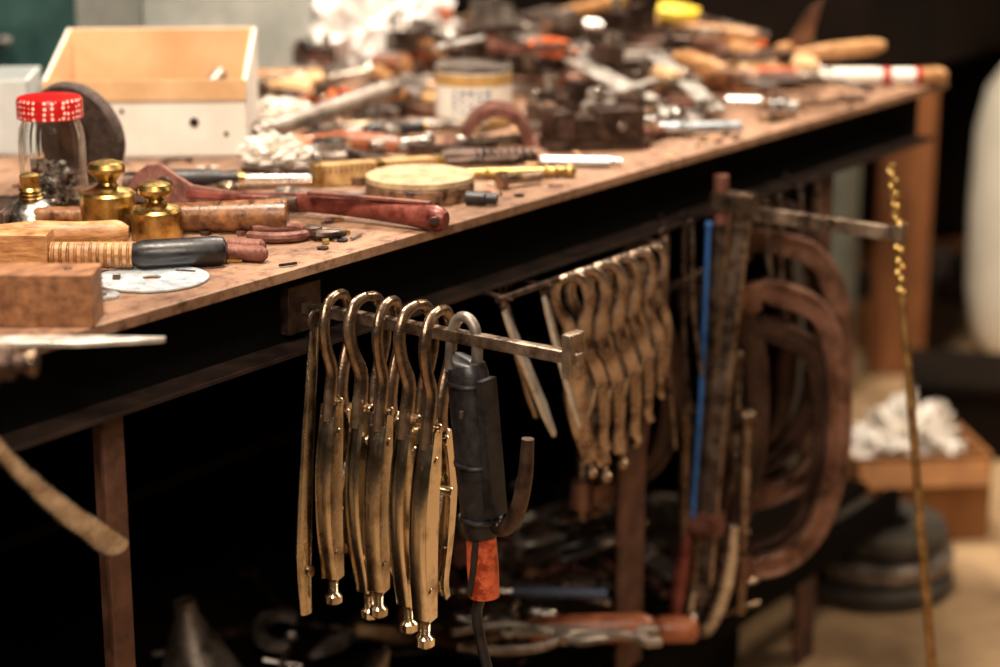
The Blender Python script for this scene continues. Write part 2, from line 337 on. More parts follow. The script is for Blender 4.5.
for t in (0.02,.12,.4,.86,.94): b.lathe([(.0058,-.003),(.0078,-.001),(.0078,.001),(.0058,.003)],brass,p.lerp(q,t),d,16)
b.sph(q+d*.006,.0085,brass); b.done("brass_rod")
b=B(); b.tube([(2.028,.11,ZT+.0075),(2.072,.038,ZT+.0075)],.0065,paleblue,16); b.tube([(2.072,.038,ZT+.0075),(2.08,.026,ZT+.0075)],.0045,steel,12); b.done("steel_pin")
def drill(p,q,r,name="drill_bit"):
    b=B(); d=(q-p); L=d.length; d.normalize(); b.tube([p,p.lerp(q,.35)],r*.9,darkiron,12)
    u=d.orthogonal().normalized(); w=d.cross(u)
    for ph in (0,math.pi):
        b.tube([p.lerp(q,.35+.62*i/40)+(u*math.cos(ph+i*.6)+w*math.sin(ph+i*.6))*r*.45 for i in range(41)],r*.55,darkiron,8)
    b.done(name)
drill(V3(1.975,.225,ZT+.009),V3(2.045,.125,ZT+.009),.009); drill(V3(2.0,.235,ZT+.008),V3(2.06,.15,ZT+.008),.008); drill(V3(1.95,.20,ZT+.007),V3(2.02,.14,ZT+.007),.006)
put(lambda b:t_socket(b,.035,blackh,.008),"socket",XF(1.785,.048,ZT,RA-.2))
b=B(); b.M=XF(2.185,.135,ZT,RA+.25)
b.box((0,0,.006),(.135,.065,.012),darkiron); b.box((-.048,0,.03),(.03,.06,.04),darkiron); b.box((.03,0,.030),(.06,.058,.042),darkiron)
b.box((-.01,0,.026),(.06,.05,.03),darkiron); b.tube([(.05,0,.03),(.085,0,.03)],.008,steel,14); b.lathe([(.012,0),(.012,.008)],steel,(.078,0,.03),(1,0,0),n=6)
b.lathe([(.005,0),(.005,.003)],blackh,(.03,-.0,.0505)); b.lathe([(.006,0),(.006,.001)],steel,(.03,-.0295,.03),(0,-1,0)); b.done("drill_press_vise",.002)
# labelled tin
b=B(); c=(2.25,.375,ZT); lab=M("label_white",(226,216,200),(244,238,228),0,.5,20,.05); labt=M("label_blue",(70,90,130),(110,126,160),0,.5,60,.05)
b.lathe([(.052,0),(.053,.002),(.053,.078),(.0545,.08),(.0545,.083),(.052,.083),(.051,.080),(.001,.080)],greyst,c,n=56,cap=False)
b.lathe([(.0534,.006),(.0534,.076)],lab,c,n=56,cap=False); b.lathe([(.0537,.058),(.0537,.074)],M("label_band",(166,124,66),(200,160,96),0,.5),c,n=56,cap=False)
b.lathe([(.0537,.004),(.0537,.014)],MC["label_band"],c,n=56,cap=False)
for i in range(4):
    for k in range(5):
        a=math.atan2(-.576,-.817)+(-.5+k*.22); w=.009 if (i+k)%3 else .005
        b.box((c[0]+.0539*math.cos(a),c[1]+.0539*math.sin(a),ZT+.05-i*.009),(.0006,w,.003+.002*(i==0)),labt,a)
b.done("labelled_tin",ang=30)
b=B(); c=V3(2.135,.255,ZT); 
b.tube([c+RV*.042*math.cos(a)+V3(0,0,.046*math.sin(a)) for a in [math.pi*i/20 for i in range(21)]],(.007,.03),rust,box=True,ref=AV)
b.box(c+RV*.055+V3(0,0,.003),(.03,.05,.005),rust,RA); b.box(c-RV*.055+V3(0,0,.003),(.03,.05,.005),rust,RA); b.done("pipe_saddle",.001)
b=B(); b.tube([(1.93,.50,ZT+.014),(2.20,.475,ZT+.05)],.0135,greyst,18); b.lathe([(.0155,0),(.0155,.02)],greyst,(1.94,.499,ZT+.0165),(1,-.08,.12)); b.done("grey_pipe")
b=B(); b.tube([(2.225,.545,ZT+.019),(2.44,.575,ZT+.019)],.019,greyst,20); b.lathe([(.021,0),(.021,.03)],darkiron,(2.40,.57,ZT+.021),(1,.14,0)); b.done("steel_cylinder")
# ------------------------------------------------------------------ boxes
def openbox(b,L,W,H,t,mat,T,inner=None,hb=None):
    b.M=T; inner=inner or mat; hb=hb or H
    b.box((0,0,t/2),(L,W,t),mat); b.box((0,0,t+.0005),(L-2*t,W-2*t,.001),inner)
    b.box((0,-(W/2-t/2),H/2),(L,t,H),mat); b.box((0,W/2-t/2,hb/2),(L,t,hb),mat)
    b.box((0,-(W/2-t*1.3),H/2),(L-2*t,t*.6,H),inner); b.box((0,W/2-t*1.3,hb/2),(L-2*t,t*.6,hb),inner)
    for s in(-1,1):
        Tm=Matrix.Translation((s*(L/2-t/2),0,0))@Matrix.Rotation(math.pi/2,4,'Z')@Matrix.Rotation(math.pi/2,4,'X')
        b.plate([(-W/2,0),(W/2,0),(W/2,hb),(-W/2,H)],t,mat,Tm)
        Tm=Matrix.Translation((s*(L/2-t*1.3),0,0))@Matrix.Rotation(math.pi/2,4,'Z')@Matrix.Rotation(math.pi/2,4,'X')
        b.plate([(-W/2+t,0),(W/2-t,0),(W/2-t,hb),(-W/2+t,H)],t*.6,inner,Tm)
fr=V3(1.855,.438,0)
ctr=fr-RV*.138+AV*.13
b=B(); openbox(b,.255,.23,.098,.004,cream,XF(ctr.x,ctr.y,ZT,RA+.06),card,.138)
for x,z,r in ((.06,.045,.006),(-.03,.06,.003),(.1,.03,.003)): b.lathe([(r,0),(r,.0012)],blackh,(x,-.1152,z),(0,-1,0))
b.box((-.05,.02,.03),(.08,.10,.05),woodd,.3); b.tube([(.02,-.05,.02),(.08,.08,.08)],.01,greyst)
b.box((-.0,-.1165,.086),(.253,.002,.026),card); b.box((-.0,.1165,.128),(.253,.002,.02),card)
b.done("cardboard_box",.0008)
c2=fr-RV*.37+AV*.10
b=B(); openbox(b,.16,.14,.095,.003,M("pale_blue_card",(178,184,184),(206,208,204),0,.7,8,.1),XF(c2.x,c2.y,ZT,RA+.1)); b.done("pale_storage_box",.0008)
def crumple(name,c,sx,sy,sz,mat,seed=0,rough=.35,freq=4):
    bm=bmesh.new(); bmesh.ops.create_icosphere(bm,subdivisions=5,radius=1)
    for v in bm.verts:
        n=v.co.normalized(); q=n*freq+Vector((seed,seed*2,0))
        d=1-rough*abs(noise.noise(q))*1.5-rough*.6*abs(noise.noise(q*2.1))*1.5-rough*.25*abs(noise.noise(q*4.7))
        v.co=Vector((n.x*sx*d,n.y*sy*d,n.z*sz*d+.3*sz))
        if v.co.z<0: v.co.z=0
    for f in bm.faces: f.smooth=True
    me=bpy.data.meshes.new(name); bm.to_mesh(me); bm.free(); me.materials.append(mat); me.set_sharp_from_angle(angle=math.radians(50))
    o=bpy.data.objects.new(name,me); bpy.context.collection.objects.link(o); o.location=c; o.rotation_euler=(0,0,RA); return o
crumple("white_cloth",(2.62,.88,ZT),.16,.12,.15,cloth,3,.6,2.2)
crumple("white_cloth",(2.80,.92,ZT),.11,.08,.13,cloth,8,.6,2.2)
crumple("crumpled_paper",(1.86,.40,ZT),.055,.035,.034,cream,5,.6,2.2)
crumple("crumpled_paper",(2.10,.60,ZT),.06,.06,.03,cream,15,.6,2.2)
crumple("oily_rag",(2.02,.66,ZT),.09,.07,.06,M("rag_grey",(120,104,92),(176,160,146),0,.9,14,.3),25,.6,2.2)
b=B(); openbox(b,.36,.16,.22,.006,greybin,XF(2.35,.99,ZT,-.1)); b.box((0,-.083,.205),(.37,.012,.02),greybin); b.box((0,.083,.205),(.37,.012,.02),greybin); b.done("grey_storage_bin",.002)
b=B(); b.M=XF(2.15,1.55,0,0)
b.box((0,0,.55),(.9,.4,1.1),teal); 
for i in range(4): b.box((0,-.205,.15+i*.25),(.84,.01,.22),teal); b.tube([(-.1,-.225,.18+i*.25),(.1,-.225,.18+i*.25)],.008,steel)
b.done("teal_tool_cabinet",.004)
# ------------------------------------------------------------------ far-end bench tools
put(lambda b:t_screwdriver(b,.30,woodl,steel,.018),"wood_handle_screwdriver",XF(2.865,.155,ZT+.012,math.atan2(.105,-.135)))
b=B(); p=V3(2.865,.15,ZT+.015);q=V3(2.985,-.015,ZT+.015); f=lambda t:p.lerp(q,t)
b.tube([f(0),f(.05),f(.45),f(.5)],[.009,.013,.013,.011],white,18); b.tube([f(.5),f(.56)],.0135,redp,18); b.tube([f(.56),f(.75)],.012,white,18); b.tube([f(.75),f(.8)],.0135,redp,18); b.tube([f(.8),f(.95),f(1)],[.012,.014,.008],wood,18)
b.done("chisel")
b=B(); b.tube([(2.86,.19,ZT+.045),(2.90,.15,ZT+.05),(2.95,.10,ZT+.056),(2.965,.085,ZT+.058)],[.009,.014,.013,.007],wood,16,sp=3); b.tube([(2.86,.19,ZT+.045),(2.78,.28,ZT+.02)],[(.008,.003),(.009,.002)],steel,box=True); b.done("wood_chisel")
b=B(); T=vert(2.89,.21,ZT+.01,RA,-.15)
b.plate([(-.03,0),(.018,0),(.03,.03),(.034,.08),(.044,.125),(.02,.105),(-.005,.06),(-.02,.03)],.004,M("trowel_brown",(80,54,40),(140,102,78),.5,.45,30,.2),T); b.box((2.885,.21,ZT+.008),(.06,.03,.014),darkiron,RA); b.done("trowel_blade",.0008)
b=B(); b.M=XF(2.90,.43,ZT+.095,RA,.3,.12); b.plate([(-.035,-.018),(.0,-.022),(.035,-.012),(.04,.012),(-.01,.028),(-.03,.02)],.018,yellow); b.tube([(.03,0,0),(.16,0,-.02)],.004,steel); b.tube([(-.0,0,-.0),(.0,.01,-.1)],.008,darkiron); b.done("yellow_handle_scraper",.004)
def opl(x,y,rz,m,nm):
    put(lambda b:t_pliers(b,.26,m),nm,XF(x,y,ZT+.045,rz,.1,-.1,1.3))
opl(2.80,.68,-.75,orange,"orange_handle_pliers"); opl(2.92,.52,2.3,orange,"orange_handle_pliers"); opl(2.66,.62,2.6,orange,"orange_handle_pliers")
b=B(); p=V3(2.56,.41,ZT+.055);q=V3(2.385,.11,ZT+.01); b.tube([p,q],(.019,.0018),steelb,box=True,ref=(0,0,1)); 
b.tube([p,p+V3(.10,-.06,.0)],(.016,.006),steelb,box=True,ref=(0,0,1)); b.done("steel_square",.0005)
b=B(); p=V3(2.66,.33,ZT+.06);q=V3(2.45,.10,ZT+.018); b.tube([p,q],(.014,.002),steelb,box=True,ref=(0,0,1)); b.box(p.lerp(q,.5),(.03,.05,.01),steel,.85); b.plate([(0,0),(.012,0),(.004,.05),(0,.05)],.003,steel,XF(2.6,.33,ZT+.035,.8)); b.done("vernier_caliper",.0005)
put(lambda b:t_bolt(b,.145,paleblue,.0075),"long_bolt",XF(2.275,.125,ZT,math.atan2(-.106,.103)))
put(lambda b:t_socket(b,.04,steel,.014),"socket",XF(2.53,.06,ZT,RA))
put(lambda b:t_block(b,1.1,greyst),"machinist_block",XF(2.36,.235,ZT,.4),.001)
put(lambda b:t_block(b,.9,darkiron),"machinist_block",XF(2.34,.31,ZT,RA),.001)
put(lambda b:t_wrench(b,.13,bronze),"spanner",XF(1.70,.315,ZT,RA+.3))
put(lambda b:t_pliers(b,.16,darkiron),"combination_pliers",XF(1.80,.33,ZT,RA+2.9))
put(lambda b:t_pliers(b,.15,greyst),"combination_pliers",XF(1.93,.33,ZT,RA-.5))
put(lambda b:t_wrench(b,.10,greyst),"spanner",XF(1.71,.235,ZT,RA-.15))
put(lambda b:t_file(b,.2,woodr),"hand_file",XF(1.96,.41,ZT,RA-.2))
put(lambda b:t_gclamp(b,1,darkiron),"small_c_clamp",XF(2.02,.31,ZT,RA+.4))
put(lambda b:t_socket(b,.05,darkiron,.014),"socket",XF(1.60,.40,ZT,RA))
put(lambda b:t_screwdriver(b,.2,blackh,steel,.011),"screwdriver",XF(1.66,.40,ZT,RA+.1))
put(lambda b:t_bolt(b,.06,bronze,.006),"bolt",XF(1.88,.07,ZT,RA+.6))
put(lambda b:t_wrench(b,.12,bronze),"spanner",XF(2.62,.09,ZT,RA+.5))
# tool piles
names=[("hammer",lambda b:t_hammer(b,R3.uniform(.2,.28),R3.choice([wood,woodd,woodl,woodd]),R3.choice([darkiron,greyst]))),
("pliers",lambda b:t_pliers(b,R3.uniform(.14,.2),R3.choice([rust,darkiron,orange,blackh,darkiron,greyst,rust]),R3.choice([darkiron,greyst]))),
("spanner",lambda b:t_wrench(b,R3.uniform(.1,.18),R3.choice([steel,greyst,bronze,steelb]))),
("hand_file",lambda b:t_file(b,R3.uniform(.2,.28),R3.choice([wood,woodd,woodr]))),
("screwdriver",lambda b:t_screwdriver(b,R3.uniform(.16,.25),R3.choice([woodl,wood,blackh,woodd,woodr]),steel,.012)),
("bolt",lambda b:t_bolt(b,R3.uniform(.05,.09),R3.choice([steel,darkiron,bronze]),.006)),
("socket",lambda b:t_socket(b,R3.uniform(.03,.05),R3.choice([steel,darkiron,greyst]),.012)),
("small_c_clamp",lambda b:t_gclamp(b,1,R3.choice([clampred,darkiron,greyst,rust]))),
("block",lambda b:t_block(b,R3.uniform(.6,1.2),R3.choice([darkiron,greyst,rust,darkiron])))]
def pile(name,regions):
    b=B()
    for (x0,x1,y0,y1,n,z0,zm,wts,tl) in regions:
        for i in range(n):
            nm,fn=R3.choices(names,wts)[0]
            x=R3.uniform(x0,x1);y=R3.uniform(y0,y1);k=R3.random()
            b.M=XF(x,y,z0+zm*k,R3.uniform(0,6.28),R3.uniform(-tl,tl)*(zm*k>.01),R3.uniform(-tl,tl)*(zm*k>.01)*.6); fn(b)
    b.done(name)
W1=[3,4,4,3,4,3,3,3,4]; W2=[0,3,3,0,1,5,5,2,3]
pile("hand_tool_pile",[(2.52,2.82,.36,.78,50,ZT,.085,W1,.2),(2.84,2.93,.3,.9,18,ZT,.07,W1,.2)])
pile("hand_tool_pile",[(2.52,2.86,.17,.40,28,ZT,.045,W1,.15)])
pile("hand_tool_pile",[(2.08,2.48,.64,.82,22,ZT,.04,W1,.15),(2.14,2.42,.46,.60,14,ZT,.01,W1,.1)])
pile("scattered_small_tools",[(2.3,2.5,.10,.33,16,ZT,.01,W2,.1),(1.90,2.1,.29,.48,9,ZT,.004,W2,.1)])
b=B()
for i in range(380):
    x=R3.uniform(1.3,3.0); y=R3.uniform(.006,.55) ; k=R3.random(); z=ZT+.0005; m=R3.choice([steel,darkiron,greyst,brass,rust,card,blackh,rust,darkiron])
    if k<.3: b.lathe([(.002,0),(.006,0),(.006,.002),(.002,.002),(.002,0)],m,(x,y,z),n=12,cap=False)
    elif k<.45: b.lathe([(.005,0),(.005,.004)],m,(x,y,z),n=6)
    elif k<.75: b.tube([(x,y,z+.002),(x+R3.uniform(-.025,.025),y+R3.uniform(-.004,.02),z+.002)],.0015,m,6)
    else: b.box((x,y+.006,z+.002),(R3.uniform(.004,.02),R3.uniform(.004,.014),.003),m,R3.random()*3)
b.done("scattered_nuts_and_scrap")
# ------------------------------------------------------------------ hanging rack 1
XB=1.486
b=B(); b.box((XB,-.125,.826),(.011,.35,.012),brsteel); b.box((XB,-.291,.829),(.024,.010,.042),brsteel); b.box((XB,.038,.826),(.05,.012,.05),darkiron)
b.done("bracket_bar",.001)
def lock_pliers(x,y,z,rz,tilt,s=1.0,dark=bronze,hand=gold,name="locking_pliers",ry=0,kn=None,fat=1):
    b=B(); b.M=Matrix.Translation((x,y,z))@Matrix.Rotation(ry,4,'Y')@Matrix.Rotation(rz,4,'Z')@Matrix.Rotation(tilt,4,'X')@Matrix.Scale(s,4)
    n=(0,1,0); kn=kn or hand; F=lambda l:[(a*fat,c) for a,c in l]
    def side(pts,w,gap=.0082,th=.0014,m=hand):
        for sg in (-1,1):
            b.tube([(p[0],p[1]+sg*gap,p[2]) for p in pts],[(a*fat,th) for a in w],m,8,box=True,ref=n,sp=5)
    b.tube([(.0,0,.0),(-.016,0,-.006),(-.025,0,-.028),(-.020,0,-.055),(-.010,0,-.08),(-.013,0,-.108),(-.016,0,-.135)],F([(.005,.005),(.0065,.005),(.0075,.0055),(.0075,.0055),(.0085,.006),(.010,.006),(.010,.006)]),dark,12,ref=n,sp=5)
    b.tube([(.0,0,.0),(.016,0,-.005),(.026,0,-.026),(.026,0,-.052),(.015,0,-.082),(.010,0,-.108),(.016,0,-.138)],F([(.005,.005),(.0065,.005),(.0075,.0055),(.0075,.0055),(.0085,.006),(.010,.006),(.009,.006)]),dark,12,ref=n,sp=5)
    for p in ((-.006,-.116),(.008,-.132),(-.012,-.148),(.020,-.19),(-.016,-.285)):
        b.lathe([(.0040,-.0108),(.0052,-.0095),(.0052,.0095),(.0040,.0108)],kn,(p[0],0,p[1]),(0,1,0),n=14)
    P=[(-.010,0,-.118),(-.014,0,-.16),(-.017,0,-.20),(-.016,0,-.25),(-.012,0,-.295),(-.010,0,-.317)]
    side(P,[.007,.011,.0125,.0115,.009,.008])
    b.tube([(p[0]+.002,0,p[2]) for p in P],F([(.006,.0055),(.008,.006),(.008,.006),(.007,.006),(.006,.006),(.0075,.0075)]),dark,12,ref=n,sp=4)
    b.tube([(-.019,0,-.13),(-.0265,0,-.165),(-.0300,0,-.205),(-.0280,0,-.255),(-.0215,0,-.295),(-.018,0,-.315)],(.0028,.0096),hand,12,ref=n,sp=5)
    b.tube([(-.010,0,-.31),(-.009,0,-.336)],.0048,dark,12)
    for i in range(8): b.lathe([(.0048,-.001),(.006,0),(.0048,.001)],kn,(-.0095,0,-.318-i*.0024),(0,0,1),n=12)
    b.lathe([(.006,.0),(.0095,-.003),(.0095,-.011),(.006,-.014)],kn,(-.009,0,-.335),(0,0,1),n=18,rib=.05,ribn=9)
    Q=[(.012,0,-.125),(.022,0,-.155),(.027,0,-.19),(.024,0,-.24),(.017,0,-.285),(.021,0,-.305)]
    side(Q,[.006,.0075,.007,.006,.005,.003],.0066)
    b.tube([(p[0]+.006,0,p[2]) for p in Q],(.0025,.0076),hand,12,ref=n,sp=5)
    b.tube([(.020,0,-.19),(.006,0,-.225),(-.008,0,-.25)],(.004,.0025),steel,8,ref=n)
    b.tube([(.014,0,-.25),(.006,0,-.272),(.010,0,-.295)],(.003,.005),dark,8,ref=n,sp=3)
    return b.done(name)
lock_pliers(XB-.008,-.016,.848,.15,.02,.94,bronze,gold2)
lock_pliers(XB+.002,-.045,.848,-.10,-.02,.97)
lock_pliers(XB-.0,-.076,.848,.2,.04,.95,bronze,gold2)
lock_pliers(XB+.004,-.106,.848,-.05,.02,.98)
lock_pliers(XB-.002,-.138,.848,.12,.04,1.0)
b=B(); b.tube([(1.462,.0,.815),(1.452,.004,.70),(1.446,.008,.58),(1.449,.01,.512)],[(.007,.004),(.009,.005),(.011,.006),(.008,.005)],gold2,12,ref=(0,1,0),sp=4)
b.ring((1.463,0,.822),.009,.003,darkiron,ax=(0,1,0)); b.lathe([(.006,-.008),(.006,.008)],gold2,(1.448,.008,.56),(0,1,0)); b.done("brass_bar_handle")
# electrode holder
b=B(); 
b.tube([(XB,-.150,.79),(XB,-.152,.825),(XB,-.160,.843),(XB,-.172,.845),(XB,-.181,.83),(XB,-.182,.78)],.0055,greyst,12,ref=(1,0,0),sp=5)
b.tube([(XB,-.168,.797),(XB,-.171,.79),(XB,-.180,.70),(XB,-.186,.635),(XB,-.187,.627)],[(.014,.014),(.021,.019),(.021,.019),(.018,.017),(.014,.014)],blackh,20,ref=(1,0,0),sp=3)
b.tube([(XB-.004,-.195,.79),(XB-.004,-.204,.70),(XB-.004,-.208,.655)],(.004,.012),blackh,8,box=True,ref=(1,0,0))
b.tube([(XB,-.186,.632),(XB,-.188,.60),(XB,-.190,.566)],[(.015,.014),(.0165,.015),(.0155,.015)],orangef,16,ref=(1,0,0))
b.tube([(XB-.014,-.19,.628),(XB-.016,-.188,.595),(XB-.014,-.182,.57)],.0035,blackh,8)
b.tube([(XB,-.190,.575),(XB-.004,-.184,.55),(XB-.004,-.188,.52),(XB,-.196,.48),(XB+.01,-.20,.42),(XB+.03,-.16,.30),(XB+.08,-.05,.22),(XB+.2,.1,.2)],.0055,blackh,12,sp=6)
b.tube([(XB,-.195,.655),(XB,-.210,.640),(XB,-.228,.660),(XB,-.238,.70),(XB,-.241,.738)],[.006,.0075,.008,.0075,.006],darkiron,14,ref=(1,0,0),sp=5)
b.box((XB-.0195,-.178,.755),(.002,.004,.008),greyst)
for z in (.78,.70,.645): b.lathe([(.0215,0),(.0222,.002),(.0215,.004)],blackh,(XB,-.171-(.79-z)*.1,z),(0,0,1),20)
b.done("electrode_holder")
# ------------------------------------------------------------------ rack 2 : along bench rail
for i,(p,q,w) in enumerate((((1.775,-.01,.768),(1.864,-.02,.60),.010),((1.855,-.01,.768),(1.92,-.02,.595),.012),((1.83,.03,.768),(1.885,.02,.61),.012))):
    b=B(); p=Vector(p);q=Vector(q); b.tube([p,p.lerp(q,.1),p.lerp(q,.3),p.lerp(q,.8),q],[(.004,.002),(w*.7,.0025),(w,.0025),(w*1.1,.0025),(.004,.002)],steelb if i<2 else brsteel,8,box=True,ref=(-.5,.86,0)); b.ring(p+V3(0,0,.008),.006,.0018,darkiron,ax=(0,1,0)); b.tube([p+V3(0,.03,.014),p+V3(0,-.012,.014)],.002,darkiron,8); b.done("steel_strip_scraper")
for x,t,s in ((1.890,-.26,.78),(1.925,-.24,.82),(1.965,-.24,.80),(2.005,-.22,.74),(2.045,-.20,.66),(2.08,-.12,.56)):
    lock_pliers(x,-.02,.785,-.75,0,s,brsteel,brsteel,"locking_pliers",ry=t,kn=bronze,fat=1.25)
b=B(); b.tube([(1.76,-.012,.783),(2.12,-.012,.783)],.004,darkiron,10); 
for x in (1.77,2.11): b.tube([(x,-.012,.783),(x,.03,.79)],.003,darkiron,8)
b.done("hanging_rod")
# ------------------------------------------------------------------ C clamps
def cclamp(x,y,z,rz,H,W,m=clampred,name="c_clamp",th=.008,ry=0):
    b=B(); b.M=Matrix.Translation((x,y,z))@Matrix.Rotation(rz,4,'Z')@Matrix.Rotation(ry,4,'Y'); n=(0,1,0)
    P=[(-.012,0,.0),(.02,0,.004),(W*.42,0,-.004),(W*.74,0,-H*.07),(W*.95,0,-H*.24),(W,0,-H*.45),(W*.97,0,-H*.66),(W*.80,0,-H*.86),(W*.48,0,-H*.97),(.02,0,-H),(-.012,0,-H)]
    b.tube(P,[(.012,th),(.013,th),(.014,th),(.015,th),(.016,th),(.016,th),(.016,th),(.015,th),(.014,th),(.013,th),(.011,th)],m,8,ref=n,sp=5,box=True)
    def off(d): 
        c=Vector((W*.4,0,-H*.5)); return [Vector(p)+(c-Vector(p)).normalized()*d for p in P[1:-1]]
    b.tube(off(.013),(.003,th*1.7),m,8,ref=n,sp=5,box=True); b.tube(off(-.013),(.003,th*1.7),m,8,ref=n,sp=5,box=True)
    b.tube([(0,0,-H+.02),(0,0,-H-.018)],.017,m,16); b.lathe([(.010,0),(.015,.004),(.015,.018)],m,(0,0,-.028)); b.box((0,0,-.008),(.03,.024,.024),m)
    b.tube([(0,0,-H*.45),(0,0,-H*1.18)],.0075,bronze,12)
    for i in range(30): b.lathe([(.0075,-.002),(.0088,0),(.0075,.002)],bronze,(0,0,-H*(.5+.014*i)),(0,0,1),n=10)
    b.lathe([(.014,0),(.014,.008),(.008,.014)],bronze,(0,0,-H*.45),(0,0,1),n=18); b.tube([(-.03,-.02,-H*1.16),(.03,.02,-H*1.16)],.004,bronze,10)
    return b.done(name,.0012)
cclamp(2.37,-.005,.665,-.95,.40,.13)
cclamp(2.43,.045,.72,-.88,.38,.15,clampred)
cclamp(2.34,.075,.66,-.95,.38,.10,clampdk)
cclamp(2.41,.02,.60,-.95,.33,.115,clampdk)
cclamp(2.48,.09,.76,-.85,.40,.14,clampdk)
cclamp(2.13,.11,.62,-.9,.20,.07,clampred)
cclamp(2.20,.12,.66,-.9,.24,.09,clampdk)
cclamp(2.54,.15,.70,-.8,.40,.12,clampdk)
b=B(); b.tube([(2.2,.03,.70),(2.55,.06,.70)],.006,darkiron,10); 
for x in (2.2,2.55): b.tube([(x,.04,.70),(x,.04,.80)],.004,darkiron,8)
b.done("clamp_hanging_rail")
for x,y,l,w in ((2.14,.0,.26,.010),(2.18,.02,.30,.010),(2.21,.0,.20,.009),(2.24,.03,.30,.008),(2.38,-.02,.14,.011),(2.42,-.02,.20,.010),(2.50,-.01,.16,.012),(2.57,.0,.22,.010)):
    b=B(); b.tube([(x,y,.785),(x+.004,y,.77),(x+.01,y,.785-l*.5),(x+.02,y-.01,.785-l)],[(.003,.003),(w,.003),(w,.003),(w*.6,.003)],brsteel,8,ref=(-.5,.86,0),sp=4); b.ring((x,y,.79),.006,.002,darkiron,ax=(0,1,0)); b.done("hanging_steel_bar")
# ------------------------------------------------------------------ bar clamp with long jaw
XC=2.272
b=B()
b.tube([(XC,-.045,.822),(XC,-.014,.50),(XC,.002,.235)],(.011,.004),brsteel,8,box=True,ref=(1,0,0))
b.tube([(XC+.004,-.012,.80),(XC+.004,.008,.50),(XC+.004,.026,.235)],(.009,.005),bronze,8,box=True,ref=(1,0,0))
b.box((XC,-.03,.812),(.024,.06,.024),bronze); b.tube([(XC,-.008,.845),(XC,-.010,.78)],.010,rust,12)
b.tube([(XC,-.035,.800),(XC,-.262,.798)],[(.009,.006),(.0085,.006)],brsteel,8,box=True,ref=(1,0,0))
b.box((XC,-.262,.800),(.02,.012,.022),brsteel)
b.box((XC,-.0,.36),(.028,.045,.03),rust)
b.tube([(XC-.01,-.046,.37),(XC-.01,-.040,.31),(XC-.01,-.028,.26),(XC-.01,-.005,.212),(XC-.01,.016,.225),(XC-.01,.010,.26)],[(.010,.007),(.014,.009),(.016,.010),(.017,.010),(.012,.008),(.006,.006)],steel,12,ref=(1,0,0),sp=5)
b.tube([(XC-.01,.022,.34),(XC-.01,.032,.27),(XC-.01,.038,.20)],[(.006,.006),(.012,.010),(.009,.008)],redpaint,14,ref=(1,0,0),sp=4); b.done("bar_clamp",.0008)
b=B(); b.tube([(XC-.015,-.0,.775),(XC-.015,.004,.55),(XC-.015,.012,.37)],.0036,blue,12); b.sph((XC-.015,0,.78),.006,blue); b.done("blue_rod")
b=B(); p=V3(XC,-.2465,.885);q=V3(XC,-.372,.0); b.tube([p,p.lerp(q,.2),q],[.005,.005,.0075],M("old_gold_rod",(110,76,40),(170,130,78),.5,.4,40,.2),12)
for i in range(34):
    t=.005+i*.0055+.0015*math.sin(i*2.3); a=i*1.7; b.sph(p.lerp(q,t)+V3(.0035*math.cos(a),.0035*math.sin(a),0),.0052+.0012*math.sin(i*1.9),brass,8)
b.done("twisted_brass_rod")
# ------------------------------------------------------------------ lower shelf pile
b=B(); p=V3(2.085,.075,.250); q=V3(2.172,-.048,.250); b.tube([p,p.lerp(q,.1),p.lerp(q,.55),p.lerp(q,.62),p.lerp(q,.7),p.lerp(q,.95),q],[.014,.019,.018,.013,.0185,.018,.011],woodr,18,sp=3); b.tube([p-RV*.12,p],[(.009,.003),(.010,.005)],steel,box=True); b.done("wood_handle_chisel")
b=B(); p=V3(1.99,.10,.275); q=V3(2.08,-.03,.285); b.tube([p,p.lerp(q,.1),p.lerp(q,.55),p.lerp(q,.9),q],[.014,.019,.018,.017,.011],woodr,18,sp=3); b.tube([p-RV*.1,p],[(.009,.003),(.010,.005)],greyst,box=True); b.done("wood_handle_chisel")
W3=[0,6,4,0,1,1,2,5,2]
pile("lower_shelf_tool_pile",[(1.92,2.25,.12,.30,40,.21,.12,W3,.35),(1.6,1.95,.3,.5,8,.2,.05,W3,.2),(2.25,2.6,.12,.4,16,.2,.06,W3,.2)])
put(lambda b:t_pliers(b,.2,greyst,greyst),"long_nose_pliers",XF(1.96,.03,.29,RA+.3,.2,.1,1.1))
put(lambda b:t_wrench(b,.14,greyst),"spanner",XF(1.93,.08,.30,RA+.1,.3,.1,1.1))
b=B(); b.tube([(1.98,.12,.33),(2.05,.02,.325)],.008,navy,12); b.tube([(1.93,.19,.33),(1.98,.12,.33)],.004,steel,8); b.done("blue_handle_screwdriver")
b=B(); b.lathe([(.07,0),(.08,.01),(.07,.03),(.03,.12),(.016,.15),(.014,.17),(.010,.17)],greyst,(1.68,.38,.19),(-.1,.1,1),n=40); b.done("metal_funnel")
b=B(); b.tube([(1.76,.20,.2),(1.775,.18,.29),(1.78,.17,.31)],[.018,.015,.006],greyst,14); b.lathe([(.04,0),(.04,.02)],greyst,(1.76,.20,.19)); b.done("steel_spike_stand")
